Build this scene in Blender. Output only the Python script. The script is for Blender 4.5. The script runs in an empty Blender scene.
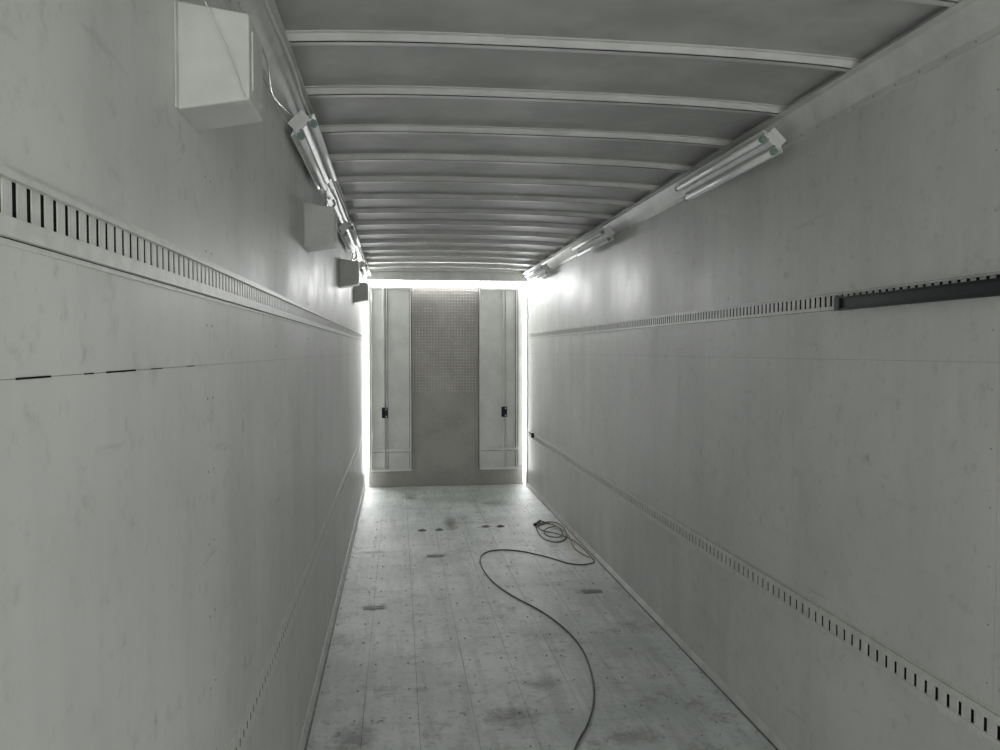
import bpy, bmesh, math, random
from mathutils import Vector, Matrix
random.seed(4)
C=2.08            # eye height above the deck
XL,XR=-0.515,1.985
Y0,Y1=-2.2,12.2
HC=1.21           # ceiling edge above eye
sc=bpy.context.scene
try:
    sc.view_settings.view_transform='Standard'
    sc.view_settings.look='None'
    sc.view_settings.exposure=0
except Exception: pass

# ---------------- materials ----------------
class NT:
    def __init__(s,name):
        s.m=bpy.data.materials.new(name); s.m.use_nodes=True
        s.t=s.m.node_tree; s.b=s.t.nodes['Principled BSDF']
        s.co=s.t.nodes.new('ShaderNodeTexCoord')
    def n(s,typ,**k):
        x=s.t.nodes.new(typ)
        for a,v in k.items(): setattr(x,a,v)
        return x
    def l(s,a,b): s.t.links.new(a,b)
    def mapping(s,scale):
        m=s.n('ShaderNodeMapping'); m.inputs['Scale'].default_value=scale
        s.l(s.co.outputs['Object'],m.inputs['Vector']); return m.outputs[0]
    def noise(s,scale,detail=6,vec=None,rough=.6):
        x=s.n('ShaderNodeTexNoise'); x.inputs['Scale'].default_value=scale
        x.inputs['Detail'].default_value=detail; x.inputs['Roughness'].default_value=rough
        s.l(vec if vec else s.co.outputs['Object'],x.inputs['Vector']); return x.outputs['Fac']
    def ramp(s,f,a,b,va=0,vb=1):
        x=s.n('ShaderNodeMapRange'); x.interpolation_type='SMOOTHSTEP'
        x.inputs[1].default_value=a;x.inputs[2].default_value=b
        x.inputs[3].default_value=va;x.inputs[4].default_value=vb
        s.l(f,x.inputs[0]); return x.outputs[0]
    def mix(s,f,a,b):
        x=s.n('ShaderNodeMix',data_type='RGBA')
        if isinstance(f,float): x.inputs[0].default_value=f
        else: s.l(f,x.inputs[0])
        for i,v in ((6,a),(7,b)):
            if isinstance(v,tuple): x.inputs[i].default_value=(*v,1)
            else: s.l(v,x.inputs[i])
        return x.outputs[2]
    def math(s,op,a,b=None):
        x=s.n('ShaderNodeMath',operation=op)
        for i,v in ((0,a),(1,b)):
            if v is None: continue
            if isinstance(v,(int,float)): x.inputs[i].default_value=v
            else: s.l(v,x.inputs[i])
        return x.outputs[0]
    def bump(s,f,st=.1,d=.01):
        x=s.n('ShaderNodeBump'); x.inputs['Strength'].default_value=st; x.inputs['Distance'].default_value=d
        s.l(f,x.inputs['Height']); s.l(x.outputs[0],s.b.inputs['Normal'])

def plain(name,col,rough=.5,metal=0,var=.12,scale=8,bump=.05,spec=.5):
    a=NT(name)
    f=a.noise(scale,3)
    dark=tuple(c*(1-var*2) for c in col)
    c=a.mix(a.ramp(f,.35,.65),dark,col)
    a.l(c,a.b.inputs['Base Color'])
    a.b.inputs['Roughness'].default_value=rough; a.b.inputs['Metallic'].default_value=metal
    a.b.inputs['Specular IOR Level'].default_value=spec
    if bump: a.bump(f,bump)
    return a.m

def wall_mat(name,base):
    a=NT(name)
    big=a.noise(.9,5); fine=a.noise(14,8,rough=.7)
    vert=a.noise(1,5,a.mapping((1,2.4,.35)))
    c=a.mix(a.ramp(big,.3,.7),tuple(x*.85 for x in base),base)
    c=a.mix(a.math('MULTIPLY',a.ramp(vert,.42,.72),.44),c,tuple(x*.71 for x in base))
    c=a.mix(a.math('MULTIPLY',a.ramp(fine,.53,.75),.42),c,(.37,.37,.345))
    sc_=a.noise(3,3,a.mapping((1,.5,5)))
    c=a.mix(a.math('MULTIPLY',a.ramp(sc_,.66,.75),.27),c,(.35,.345,.325))
    sp=a.noise(7,3,a.mapping((1,1,1)))
    c=a.mix(a.math('MULTIPLY',a.ramp(sp,.69,.77),.33),c,(.29,.285,.27))
    cl=a.noise(2.2,9,rough=.75)
    c=a.mix(a.math('MULTIPLY',a.ramp(cl,.53,.71),.2),c,(.42,.415,.39))
    a.l(c,a.b.inputs['Base Color'])
    a.l(a.ramp(big,.3,.7,.44,.57),a.b.inputs['Roughness'])
    a.bump(a.math('ADD',a.math('MULTIPLY',fine,.35),a.noise(3,3)),.25,.01)
    return a.m
M_wall=wall_mat('painted_wall_liner',(.755,.76,.735))
M_dark=plain('dark_gap',(.025,.025,.025),.9,spec=0)
M_track=plain('painted_steel_track',(.74,.745,.715),.45,0,.06,20)
M_slot=plain('slot_shadow_steel',(.02,.02,.02),.9,spec=0)
M_ceil=plain('roof_skin_aluminium',(.56,.56,.545),.55,.05,.1,2.5,.1)
M_bow=plain('roof_bow_paint',(.74,.74,.72),.45,0,.06,6)
M_rail=plain('top_rail_paint',(.68,.685,.66),.42,0,.08,5)
M_box=plain('vent_box_paint',(.66,.665,.64),.55,0,.06,6)
M_lamp=plain('fixture_enamel',(.82,.83,.81),.3,0,.05,10)
M_tube=plain('tube_glass',(.94,.95,.94),.4,0,.0,3,0)
M_green=plain('lamp_holder_green',(.22,.33,.29),.5)
M_alu=plain('bare_aluminium',(.6,.6,.6),.35,.9,.1,30)
M_black=plain('black_steel',(.022,.024,.030),.45,.1,.1,20,spec=.3)
M_cable=plain('rubber_cable',(.10,.10,.085),.6)
M_orange=plain('orange_plug',(.40,.15,.06),.5)
M_ramp=plain('ramp_white_paint',(.90,.905,.88),.45,0,.05,4)
M_seam_shade=plain('seam_and_flap_shade',(.26,.26,.25),.6)  # wall joint backing, and grey for the painted channel shade on the flaps
M_rivet=plain('rivet_head',(.42,.42,.40),.5,.2)
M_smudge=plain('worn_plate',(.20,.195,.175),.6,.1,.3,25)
M_plastic=plain('foil_wrap',(.85,.86,.87),.2,.75,.05,30,.3)

def door_mat():
    a=NT('ramp_door_grit')
    f=a.noise(2,6); g=a.noise(60,4)
    c=a.mix(a.ramp(f,.3,.7),(.40,.385,.37),(.51,.49,.47))
    c=a.mix(a.math('MULTIPLY',a.ramp(g,.5,.7),.5),c,(.60,.58,.56))
    a.l(c,a.b.inputs['Base Color']); a.b.inputs['Roughness'].default_value=.75
    a.bump(g,.3); return a.m
M_door=door_mat()
M_stud=plain('grip_stud',(.72,.70,.68),.5,0)

def floor_mat():
    a=NT('worn_painted_deck')
    big=a.noise(1.1,7,rough=.65); fine=a.noise(22,8,rough=.75)
    st=a.noise(1,7,a.mapping((9,.7,1)),rough=.7)
    c=a.mix(a.ramp(big,.32,.68),(.52,.56,.545),(.77,.80,.78))
    c=a.mix(a.math('MULTIPLY',a.ramp(st,.44,.68),.55),c,(.41,.435,.42))
    c=a.mix(a.math('MULTIPLY',a.ramp(fine,.52,.68),.60),c,(.26,.26,.245))
    wear=a.noise(3.2,10,rough=.8)
    c=a.mix(a.math('MULTIPLY',a.ramp(wear,.52,.65),.64),c,(.26,.26,.24))
    spk=a.noise(7,4,rough=.7)
    c=a.mix(a.math('MULTIPLY',a.ramp(spk,.64,.71),.75),c,(.14,.13,.115))
    sep=a.n('ShaderNodeSeparateXYZ'); a.l(a.co.outputs['Object'],sep.inputs[0])
    dist=a.noise(8,8,rough=.8)
    for (x,y,rx,ry,k) in [(.61,4.44,.18,.18,.75),(.89,4.86,.16,.14,.55),(-.25,4.3,.15,.22,.7),(1.28,4.15,.22,.12,.5),
        (.62,9.56,.12,.5,.8),(.17,11.4,.12,.45,.7),(-.2,6.5,.14,.10,.8),(1.62,6.72,.14,.10,.8),(-.3,8.3,.32,.09,.8),
        (.37,8.08,.16,.10,.8),(1.3,10.8,.27,.35,.5),(1.1,5.7,.2,.2,.25)]:
        dx=a.math('DIVIDE',a.math('SUBTRACT',sep.outputs[0],x),rx)
        dy=a.math('DIVIDE',a.math('SUBTRACT',sep.outputs[1],y),ry)
        d=a.math('SQRT',a.math('ADD',a.math('MULTIPLY',dx,dx),a.math('MULTIPLY',dy,dy)))
        d=a.math('ADD',d,a.math('MULTIPLY',dist,2.6))
        m=a.ramp(d,1.3,2.4,k,0)
        c=a.mix(m,c,(.11,.10,.082))
    a.l(c,a.b.inputs['Base Color'])
    a.l(a.ramp(fine,.3,.7,.46,.64),a.b.inputs['Roughness'])
    a.bump(a.math('ADD',fine,st),.25,.01)
    return a.m
M_floor=floor_mat()

# ---------------- mesh helpers ----------------
class MB:
    """accumulates boxes / quads / discs into one mesh"""
    def __init__(s): s.v=[];s.f=[];s.mi=[]
    def box(s,x0,x1,y0,y1,z0,z1,mi=0):
        b=len(s.v)
        s.v+=[(x,y,z) for x in(x0,x1) for y in(y0,y1) for z in(z0,z1)]
        for q in((0,1,3,2),(4,6,7,5),(0,4,5,1),(2,3,7,6),(0,2,6,4),(1,5,7,3)):
            s.f.append([b+i for i in q]); s.mi.append(mi)
    def prism(s,prof,y0,y1,mi=0):
        b=len(s.v);n=len(prof)
        s.v+=[(x,y0,z) for x,z in prof]+[(x,y1,z) for x,z in prof]
        for i in range(n):
            j=(i+1)%n; s.f.append([b+i,b+j,b+n+j,b+n+i]); s.mi.append(mi)
        s.f.append([b+i for i in range(n)][::-1]); s.mi.append(mi)
        s.f.append([b+n+i for i in range(n)]); s.mi.append(mi)
    def cyl(s,p,q,r,mi=0,n=12,r2=None):
        p=Vector(p);q=Vector(q);d=(q-p).normalized()
        u=d.orthogonal().normalized();w=d.cross(u);b=len(s.v);r2=r if r2 is None else r2
        for c,rr in((p,r),(q,r2)):
            for i in range(n):
                t=2*math.pi*i/n; s.v.append(tuple(c+(u*math.cos(t)+w*math.sin(t))*rr))
        for i in range(n):
            j=(i+1)%n; s.f.append([b+i,b+j,b+n+j,b+n+i]); s.mi.append(mi)
        s.f.append([b+i for i in range(n)][::-1]); s.mi.append(mi)
        s.f.append([b+n+i for i in range(n)]); s.mi.append(mi)
    def obj(s,name,mats,parent=None,bevel=0,smooth=False,loc=None,rot=None):
        me=bpy.data.meshes.new(name); me.from_pydata(s.v,[],s.f); me.update()
        for m in mats: me.materials.append(m)
        me.polygons.foreach_set('material_index',s.mi)
        bm=bmesh.new(); bm.from_mesh(me); bmesh.ops.recalc_face_normals(bm,faces=bm.faces); bm.to_mesh(me); bm.free()
        if smooth:
            for p in me.polygons: p.use_smooth=True
        o=bpy.data.objects.new(name,me); sc.collection.objects.link(o)
        if parent: o.parent=parent
        if loc: o.location=loc
        if rot: o.rotation_euler=rot
        if bevel:
            m=o.modifiers.new('bevel','BEVEL'); m.width=bevel; m.segments=2; m.limit_method='ANGLE'
        return o
def empty(name,loc=(0,0,0)):
    o=bpy.data.objects.new(name,None); o.location=loc; sc.collection.objects.link(o); o.empty_display_size=.1; return o
def curve(name,pts,r,mat,parent=None,cyc=False):
    cu=bpy.data.curves.new(name,'CURVE'); cu.dimensions='3D'; cu.bevel_depth=r; cu.bevel_resolution=3; cu.resolution_u=10
    s=cu.splines.new('NURBS'); s.points.add(len(pts)-1)
    for p,q in zip(s.points,pts): p.co=(*q,1)
    s.order_u=3; s.use_endpoint_u=not cyc; s.use_cyclic_u=cyc
    cu.materials.append(mat)
    o=bpy.data.objects.new(name,cu); sc.collection.objects.link(o)
    if parent: o.parent=parent
    return o

# ---------------- floor ----------------
fl=MB()
n=8; pw=(XR-XL)/n
for i in range(n):
    cuts=[Y0]+sorted([ -0.3+ (i%3)*1.1+ k*3.66 for k in range(4) if Y0<-0.3+(i%3)*1.1+k*3.66<Y1])+[Y1+.05]
    for a,b in zip(cuts,cuts[1:]):
        fl.box(XL+i*pw+.0010,XL+(i+1)*pw-.0010,a+.0009,b-.0009,-.03,0)
fl.box(XL-.05,XR+.05,Y0,Y1+.06,-.08,-.012,1)
floor=fl.obj('floor',[M_floor,M_dark])
sm=MB()
y=Y0+.2
while y<Y1:
    for i in range(n):
        for o_ in(.05,pw-.05):
            sm.cyl((XL+i*pw+o_,y+random.uniform(-.01,.01),0),(XL+i*pw+o_,y,.001),.006,n=8)
    y+=.406
sm.obj('floor_screws',[M_rivet],parent=floor)

# ---------------- walls ----------------
SEAM=C-.038; TOP=C+1.06
def wall(side):
    left=side=='left'
    x=XL if left else XR; sg=-1 if left else 1
    def bx(m,t0,t1,y0,y1,z0,z1,mi=0):   # t = distance into the room
        a,b=x-sg*t0,x-sg*t1
        m.box(min(a,b),max(a,b),y0,y1,z0,z1,mi)
    w=MB()
    s0=2.29 if left else 2.43
    ys=[Y0]+[s0+2.44*k for k in range(-1,5) if Y0<s0+2.44*k<Y1-.3]+[Y1]
    for a,b in zip(ys,ys[1:]):
        bx(w,-.03,0,a+.0008,b-.0008,0,SEAM-.0005)
        bx(w,-.03,0,a+.0008,b-.0008,SEAM+.0005,TOP+.25)
    bx(w,-.07,-.003,Y0,Y1,0,TOP+.25,1)
    o=w.obj('wall_'+side,[M_wall,M_seam_shade])
    r=MB()
    for yy in ys[1:-1]:
        for dy in(-.03,.03):
            z=.15
            while z<TOP-.05:
                r.cyl((x,yy+dy,z),(x-sg*.0012,yy+dy,z),.0035,n=8); z+=.2
    for yy in [s0+1.22+2.44*k for k in range(-1,4)]:
        z=.1
        while z<TOP-.05:
            r.cyl((x,yy,z),(x-sg*.0012,yy,z),.003,n=8); z+=.2
    r.obj('wall_rivets',[M_rivet],parent=o)
    return o,bx,x,sg
wl,bxl,_,_=wall('left'); wr,bxr,_,_=wall('right')
g=MB()
for a,b,hh in[(1.16,1.27,.0030),(1.40,1.44,.0022),(1.50,1.66,.0032),(1.76,1.84,.002),(2.05,2.12,.002)]:
    bxl(g,0,.0012,a,b,SEAM-hh/2,SEAM+hh/2)
g.obj('open_joint',[M_dark],parent=wl)

# ---------------- logistic tracks ----------------
def track(name,bx,z0,z1,y0,y1,pitch,slotw,railb,railt,th=.007,tb=.004):
    t=MB()
    bx(t,0,.002,y0,y1,z0,z1,1)
    bx(t,.002,th,y0,y1,z1-railt,z1)
    bx(t,.002,th,y0,y1,z0,z0+railb)
    bx(t,.0,.004,y0,y1,z1+.002,z1+.010)
    bx(t,.0,.004,y0,y1,z0-.010,z0-.002)
    bx(t,.0,.0015,y0,y1,z0-.002,z0,1); bx(t,.0,.0015,y0,y1,z1,z1+.002,1)
    y=y0
    while y<y1:
        bx(t,.002,tb,y,min(y+pitch-slotw,y1),z0+railb,z1-railt); y+=pitch
    return t.obj(name,[M_track,M_slot])
track('cargo_track',bxl,C+.150,C+.237,-1.5,Y1-.1,.043,.017,.026,.010,.013,.0045)
track('cargo_track',bxr,C+.188,C+.262,-1.5,Y1-.1,.047,.020,.016,.008,.010,.005)
track('cargo_track',bxr,C-1.325,C-1.215,-1.5,Y1-.1,.062,.022,.028,.028,.012,.008)
track('cargo_track',bxl,C-1.325,C-1.215,-1.5,Y1-.1,.062,.018,.042,.040,.003,.003)
cb=MB()
bxr(cb,.0105,.030,-1.0,3.38,C+.182,C+.240)
bxr(cb,.030,.036,-1.0,3.38,C+.182,C+.190); bxr(cb,.030,.036,-1.0,3.38,C+.233,C+.240)
bxr(cb,.0105,.038,3.35,3.39,C+.181,C+.244)
cb.obj('cargo_bar',[M_black],bevel=.002)
st=MB(); bxr(st,.0125,.035,11.55,11.9,C-1.24,C-1.215); bxr(st,.0125,.05,11.5,11.58,C-1.27,C-1.2)
st.obj('strap_anchor',[M_black],bevel=.004)

# ---------------- ceiling ----------------
def arch(x):
    u=abs(x-(XL+XR)/2)/((XR-XL)/2); return .014-.034*u**3
N=24
xs=[XL+.06+(XR-XL-.12)*i/N for i in range(N+1)]
ce=MB()
prof=[(x,C+HC+.014+arch(x)) for x in xs]; prof+=[(x,z+.03) for x,z in prof[::-1]]
ce.prism(prof,Y0,Y1+.1)
ceiling=ce.obj('ceiling',[M_ceil],smooth=False)
rb=MB()
def ribprof(lo,hi): 
    p=[(x,C+HC+arch(x)+lo) for x in xs]; return p+[(x,C+HC+arch(x)+hi) for x in xs[::-1]]
y=3.16-.64*8
while y<Y1-.05:
    rb.prism(ribprof(-.024,-.020),y-.003,y+.034)     # lower flange
    rb.prism(ribprof(-.024,.0135),y-.003,y+.001)     # web facing the nose
    rb.prism(ribprof(-.024,.0135),y+.030,y+.034)
    rb.prism(ribprof(.009,.0135),y-.022,y+.055)      # foot flange
    y+=.64
rb.obj('roof_bows',[M_bow],parent=ceiling)

for side,x,sg in(('left',XL,-1),('right',XR,1)):
    t=MB()
    p=[(x,C+1.05),(x-sg*.010,C+1.05),(x-sg*.014,C+1.075),(x-sg*.072,C+1.165),(x-sg*.11,C+1.168),(x-sg*.11,C+1.173),
       (x-sg*.07,C+1.18),(x-sg*.07,C+1.30),(x,C+1.30)]
    t.prism(p,Y0,Y1)
    yy=Y0+.1
    while yy<Y1:
        t.cyl((x-sg*.0095,yy,C+1.062),(x-sg*.0135,yy,C+1.062),.005,1,8)
        yy+=.15
    t.obj('trim_1' if side=='left' else 'trim_2',[M_rail,M_rivet])
    b=MB(); b.prism([(x,0.0),(x-sg*.022,0),(x-sg*.018,.012),(x-sg*.004,.04),(x,.04)],Y0,Y1,0)
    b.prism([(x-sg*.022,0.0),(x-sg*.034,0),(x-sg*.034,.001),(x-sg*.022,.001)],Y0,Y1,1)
    b.obj('baseboard_'+side,[M_rail,M_smudge])

# ---------------- rear frame + ramp door ----------------
fr=MB()
fr.box(XL-.08,XR+.08,Y1-.02,Y1+.08,C+1.065,C+1.36)
fr.box(XL-.08,XL+.012,Y1,Y1+.08,-.05,C+1.1)
fr.box(XR-.012,XR+.08,Y1,Y1+.08,-.05,C+1.1)
fr.box(XL-.05,XR+.05,Y1+.05,Y1+.30,-.09,-.01)
fr.obj('rear_door_frame',[M_rail],bevel=.004)

door=empty('door_1')
DY=Y1+.16
DL,DR,DT=XL+.065,XR-.045,C+.985
d=MB(); d.box(DL,DR,DY,DY+.08,-.008,DT); d.obj('ramp_deck',[M_door],parent=door,bevel=.004)
s=MB()
row=0; z=C-.62
while z<DT-.05:
    x=.235
    while x<1.23:
        s.cyl((x,DY,z),(x,DY-.006,z),.011,0,8,.008); x+=.0455
    z+=.0455; row+=1
s.obj('grip_studs',[M_stud],parent=door)
def flap(xa,xb,bar,parent,side):
    m=MB(); z0,z1=C-1.82,C+.97; ya=DY-.07
    m.box(xa,xb,ya+.03,ya+.045,z0,z1)
    for xx in(xa,xb-.022): m.box(xx,xx+.022,ya-.01,DY,z0,z1)
    m.box(xa,xb,ya-.02,DY,z0-.02,z0+.02)
    m.box(xa,xb,ya-.01,DY,z1-.03,z1)
    m.box(bar-.022,bar+.0,ya-.03,ya+.03,z0+.02,z1-.03)
    m.box(bar+.022,bar+.042,ya-.010,ya+.03,z0+.02,z1-.03)
    m.box(xa,xb,ya-.02,ya+.03,C-1.54,C-1.50)
    for zz in(-1.3,.0,.8): m.cyl((xa+.03,ya-.015,C+zz-.05),(xa+.03,ya-.015,C+zz+.05),.012)
    m.obj('ramp_flap_'+side,[M_ramp],parent=parent,bevel=.003)
    k=MB()      # grey strips around and inside the flap, channel shadow put into their colour
    k.box(xa-.014,xa,DY-.004,DY-.001,z0,z1); k.box(xb,xb+.014,DY-.004,DY-.001,z0,z1)
    k.box(bar+.042,bar+.050,ya+.026,ya+.0295,z0+.02,z1-.03)
    k.box(xb-.030,xb-.022,ya+.026,ya+.0295,z0+.02,z1-.03)
    k.box(xa+.022,xb-.03,ya+.026,ya+.0295,C-1.552,C-1.541)
    k.box(xa,xb,DY-.004,DY-.001,z0-.04,z0-.02)
    k.obj('flap_shade_lines_'+side,[M_seam_shade],parent=parent)
    k=MB(); k.box(bar-.045,bar+.045,ya-.045,ya-.031,C-1.02,C-.86)
    k.box(bar-.012,bar+.012,ya-.07,ya-.045,C-.99,C-.90)
    k.obj('latch_'+side,[M_black],parent=parent,bevel=.006)
    k=MB(); 
    for zz in(-.995,-.885): k.cyl((bar+.02,ya-.050,C+zz),(bar+.02,ya-.045,C+zz),.012)
    k.obj('latch_pins_'+side,[M_alu],parent=parent)
flap(-.41,.20,-.20,door,'a'); flap(1.25,1.84,1.63,door,'b')
e=MB()
e.box(1.86,DR,DY-.04,DY,.3,DT-.05); e.box(DL,-.425,DY-.03,DY,.3,DT-.05)
e.box(1.84,DR,DY-.05,DY-.04,C-1.53,C-1.49)
e.obj('ramp_side_rails',[M_ramp],parent=door,bevel=.003)

# ---------------- boxes on left wall ----------------
def ventbox(y):
    w,dp=.166,.194
    p=empty('junction_box',(XL+.0008,y,C+.57))
    m=MB()
    v=[(0,0,0),(0,dp,0),(w,0,.03),(w,dp,.03),(0,0,.255),(0,dp,.255),(w,0,.232),(w,dp,.232)]
    m.v=v; m.f=[(0,1,3,2),(4,5,7,6),(0,2,6,4),(1,3,7,5),(0,1,5,4),(2,3,7,6)]; m.mi=[0]*6
    m.obj('shell',[M_box],parent=p,bevel=.005)
    m=MB(); 
    m.box(0,.004,-.02,dp+.02,.0,.27); m.obj('backplate',[M_box],parent=p,bevel=.001)
    m=MB()
    for a,b in((.02,.05),(.02,.2),(w-.02,.05),(w-.02,.2)): m.cyl((a,-.002,b),(a,.001,b),.003,0,8)
    m.box(w,w+.004,.03,dp-.03,.06,.2)
    m.obj('screws',[M_box],parent=p)
    return p
for yy in(1.986,4.57,7.29,9.6): ventbox(yy)

# ---------------- fluorescent fixtures ----------------
def fixture(x,y,side):
    sg=1 if side=='right' else -1
    root=empty('fluorescent_light',(x,y,C+1.045))
    root.rotation_euler=(0,math.radians(45)*sg,0)     # local -z points into the room
    L=1.24
    m=MB()
    m.prism([(-.035,.045),(.035,.045),(.04,.01),(.075,-.005),(.072,-.010),(.03,-.004),(.012,-.02),(-.012,-.02),(-.03,-.004),(-.072,-.010),(-.075,-.005),(-.04,.01)],0,L)
    m.box(-.045,.045,-.003,.0,-.012,.046); m.box(-.045,.045,L,L+.003,-.012,.046)
    m.obj('housing',[M_lamp],parent=root)
    t=MB()
    for xx in(-.042,.042):
        t.cyl((xx,.03,-.034),(xx,L-.03,-.034),.0155,0,14)
    t.obj('tubes',[M_tube],parent=root,smooth=True)
    h=MB()
    for xx in(-.042,.042):
        for a,b in((-.004,.022),(L-.022,L+.004)): h.cyl((xx,a,-.034),(xx,b,-.034),.016,0,12)
        h.box(xx-.012,xx+.012,.0,.018,-.03,0,1); h.box(xx-.012,xx+.012,L-.018,L,-.03,0,1)
    h.obj('lamp_holders',[M_green,M_lamp],parent=root)
    b=MB()
    for yy in(.2,L-.25): b.box(-.02,.02,yy,yy+.05,.045,.085)
    b.obj('brackets',[M_alu],parent=root)
for yy in(3.8,6.95,10.0):
    fixture(1.855,yy,'right'); fixture(-.435,yy,'left')

pts=[]; y=-1.4
while y<12:
    pts.append((XL+.095+random.uniform(-.008,.008),y,C+1.135+random.uniform(-.012,.010))); y+=.3
curve('flexible_conduit',pts,.008,M_box)
for i,yy in enumerate((5.3,8.35,11.3)):
    p=[(XL+.03,yy-.15,C+1.08),(XL+.07,yy,C+1.0),(XL+.03,yy+.2,C+.93),(XL+.09,yy+.45,C+1.02),(XL+.05,yy+.7,C+1.1)]
    curve('wiring_loop',p,.010,M_plastic)
curve('hanging_wire',[(XL+.02,1.88,C+1.05),(XL+.08,1.9,C+.95),(XL+.05,1.93,C+.86),(XL+.08,1.96,C+.80),(XL+.13,1.968,C+.70),(XL+.16,1.975,C+.60)],.0014,M_box)
curve('hanging_wire',[(XL+.03,2.6,C+1.08),(XL+.09,2.75,C+.99),(XL+.06,3.0,C+.95),(XL+.03,3.3,C+1.0),(XL+.04,3.7,C+1.06)],.004,M_plastic)

# ---------------- tie-down pans ----------------
def pan(x,y):
    p=empty('tie_down_ring',(x,y,0))
    m=MB(); m.cyl((0,0,0),(0,0,.004),.062,0,24,.058); m.cyl((0,0,.004),(0,0,.0055),.048,1,24)
    m.obj('cup',[M_rail,M_slot],parent=p)
    curve('ring',[(.035*math.cos(t),.035*math.sin(t),.012) for t in [i*math.pi/5 for i in range(10)]],.005,M_alu,p,True)
for x,y in((.27,9.25),(.47,9.25),(1.02,9.35),(1.2,9.35)): pan(x,y)
def plate(x,y):
    m=MB(); m.box(x-.085,x+.085,y-.045,y+.045,0,.002); m.box(x-.06,x+.06,y-.02,y+.02,.002,.003)
    m.obj('floor_plate',[M_smudge],bevel=.0008)
for x,y in((-.2,6.5),(1.66,6.7),(.37,8.08)): plate(x,y)

# ---------------- extension cord ----------------
z=.007
P=[(1.60,9.17),(1.55,8.67),(1.725,8.40),(1.91,8.8),(1.93,9.5),(1.69,9.5),(1.6,9.06),(1.80,8.83),(1.92,8.4),(1.925,7.75),(1.91,7.58),(1.68,7.52),(1.47,7.92),(1.156,8.24),(.889,8.19),
   (.783,7.85),(.803,7.22),(.936,6.67),(1.149,6.20),(1.265,5.64),(1.262,5.18),(1.177,4.66),(1.046,4.29),(.931,4.09),(.78,3.72),(.7,3.2),(.75,2.4)]
pp=[(a,b,z+(.01 if i in(7,8) else 0)) for i,(a,b) in enumerate(P)]
cord=empty('extension_cord')
curve('cable',pp,.0058,M_cable,cord)
curve('cable_coil',[(1.6,9.2,.01),(1.75,9.45,.02),(1.88,9.1,.02),(1.8,8.6,.02),(1.62,8.7,.02),(1.66,9.1,.02),(1.84,9.2,.022)],.006,M_cable,cord)
m=MB(); m.cyl((1.60,9.30,.022),(1.70,9.50,.022),.02,0,14,.016); m.obj('plug',[M_black],parent=cord)
curve('orange_lead',[(1.72,9.5,.02),(1.85,9.2,.03),(1.90,8.7,.02),(1.80,8.1,.01),(1.9,7.8,.01)],.006,M_orange,cord)

# ---------------- light ----------------
w=bpy.data.worlds.new('overcast_sky'); sc.world=w; w.use_nodes=True
bg=w.node_tree.nodes['Background']; bg.inputs[0].default_value=(.99,1,.98,1); bg.inputs[1].default_value=2.8
def area(name,loc,sx,sy,rad,rot=(math.radians(-90),0,0),col=(.99,1,.995)):
    l=bpy.data.lights.new(name,'AREA'); l.shape='RECTANGLE'; l.size=sx; l.size_y=sy; l.energy=rad*math.pi*sx*sy; l.color=col
    o=bpy.data.objects.new(name,l); o.location=loc; o.rotation_euler=rot; sc.collection.objects.link(o)
    return o
R=(math.radians(-90),0,0)
GY=DY+.04
area('daylight_gap_top',((DL+DR)/2,GY,(DT+C+1.1)/2),XR-XL,(C+1.1-DT),66,R)
area('daylight_gap_side',((XL+DL)/2,GY,1.65),DL-XL,2.9,50,R)
area('daylight_gap_side',((XR+DR)/2,GY,1.65),XR-DR,2.9,56,R)

# ---------------- camera ----------------
cam=bpy.data.cameras.new('camera'); cam.sensor_width=36; cam.lens=28.8; cam.clip_start=.02
co=bpy.data.objects.new('camera',cam); sc.collection.objects.link(co)
co.location=(0,0,C); co.rotation_euler=(math.radians(90-1.72),0,math.radians(-7.27))
sc.camera=co
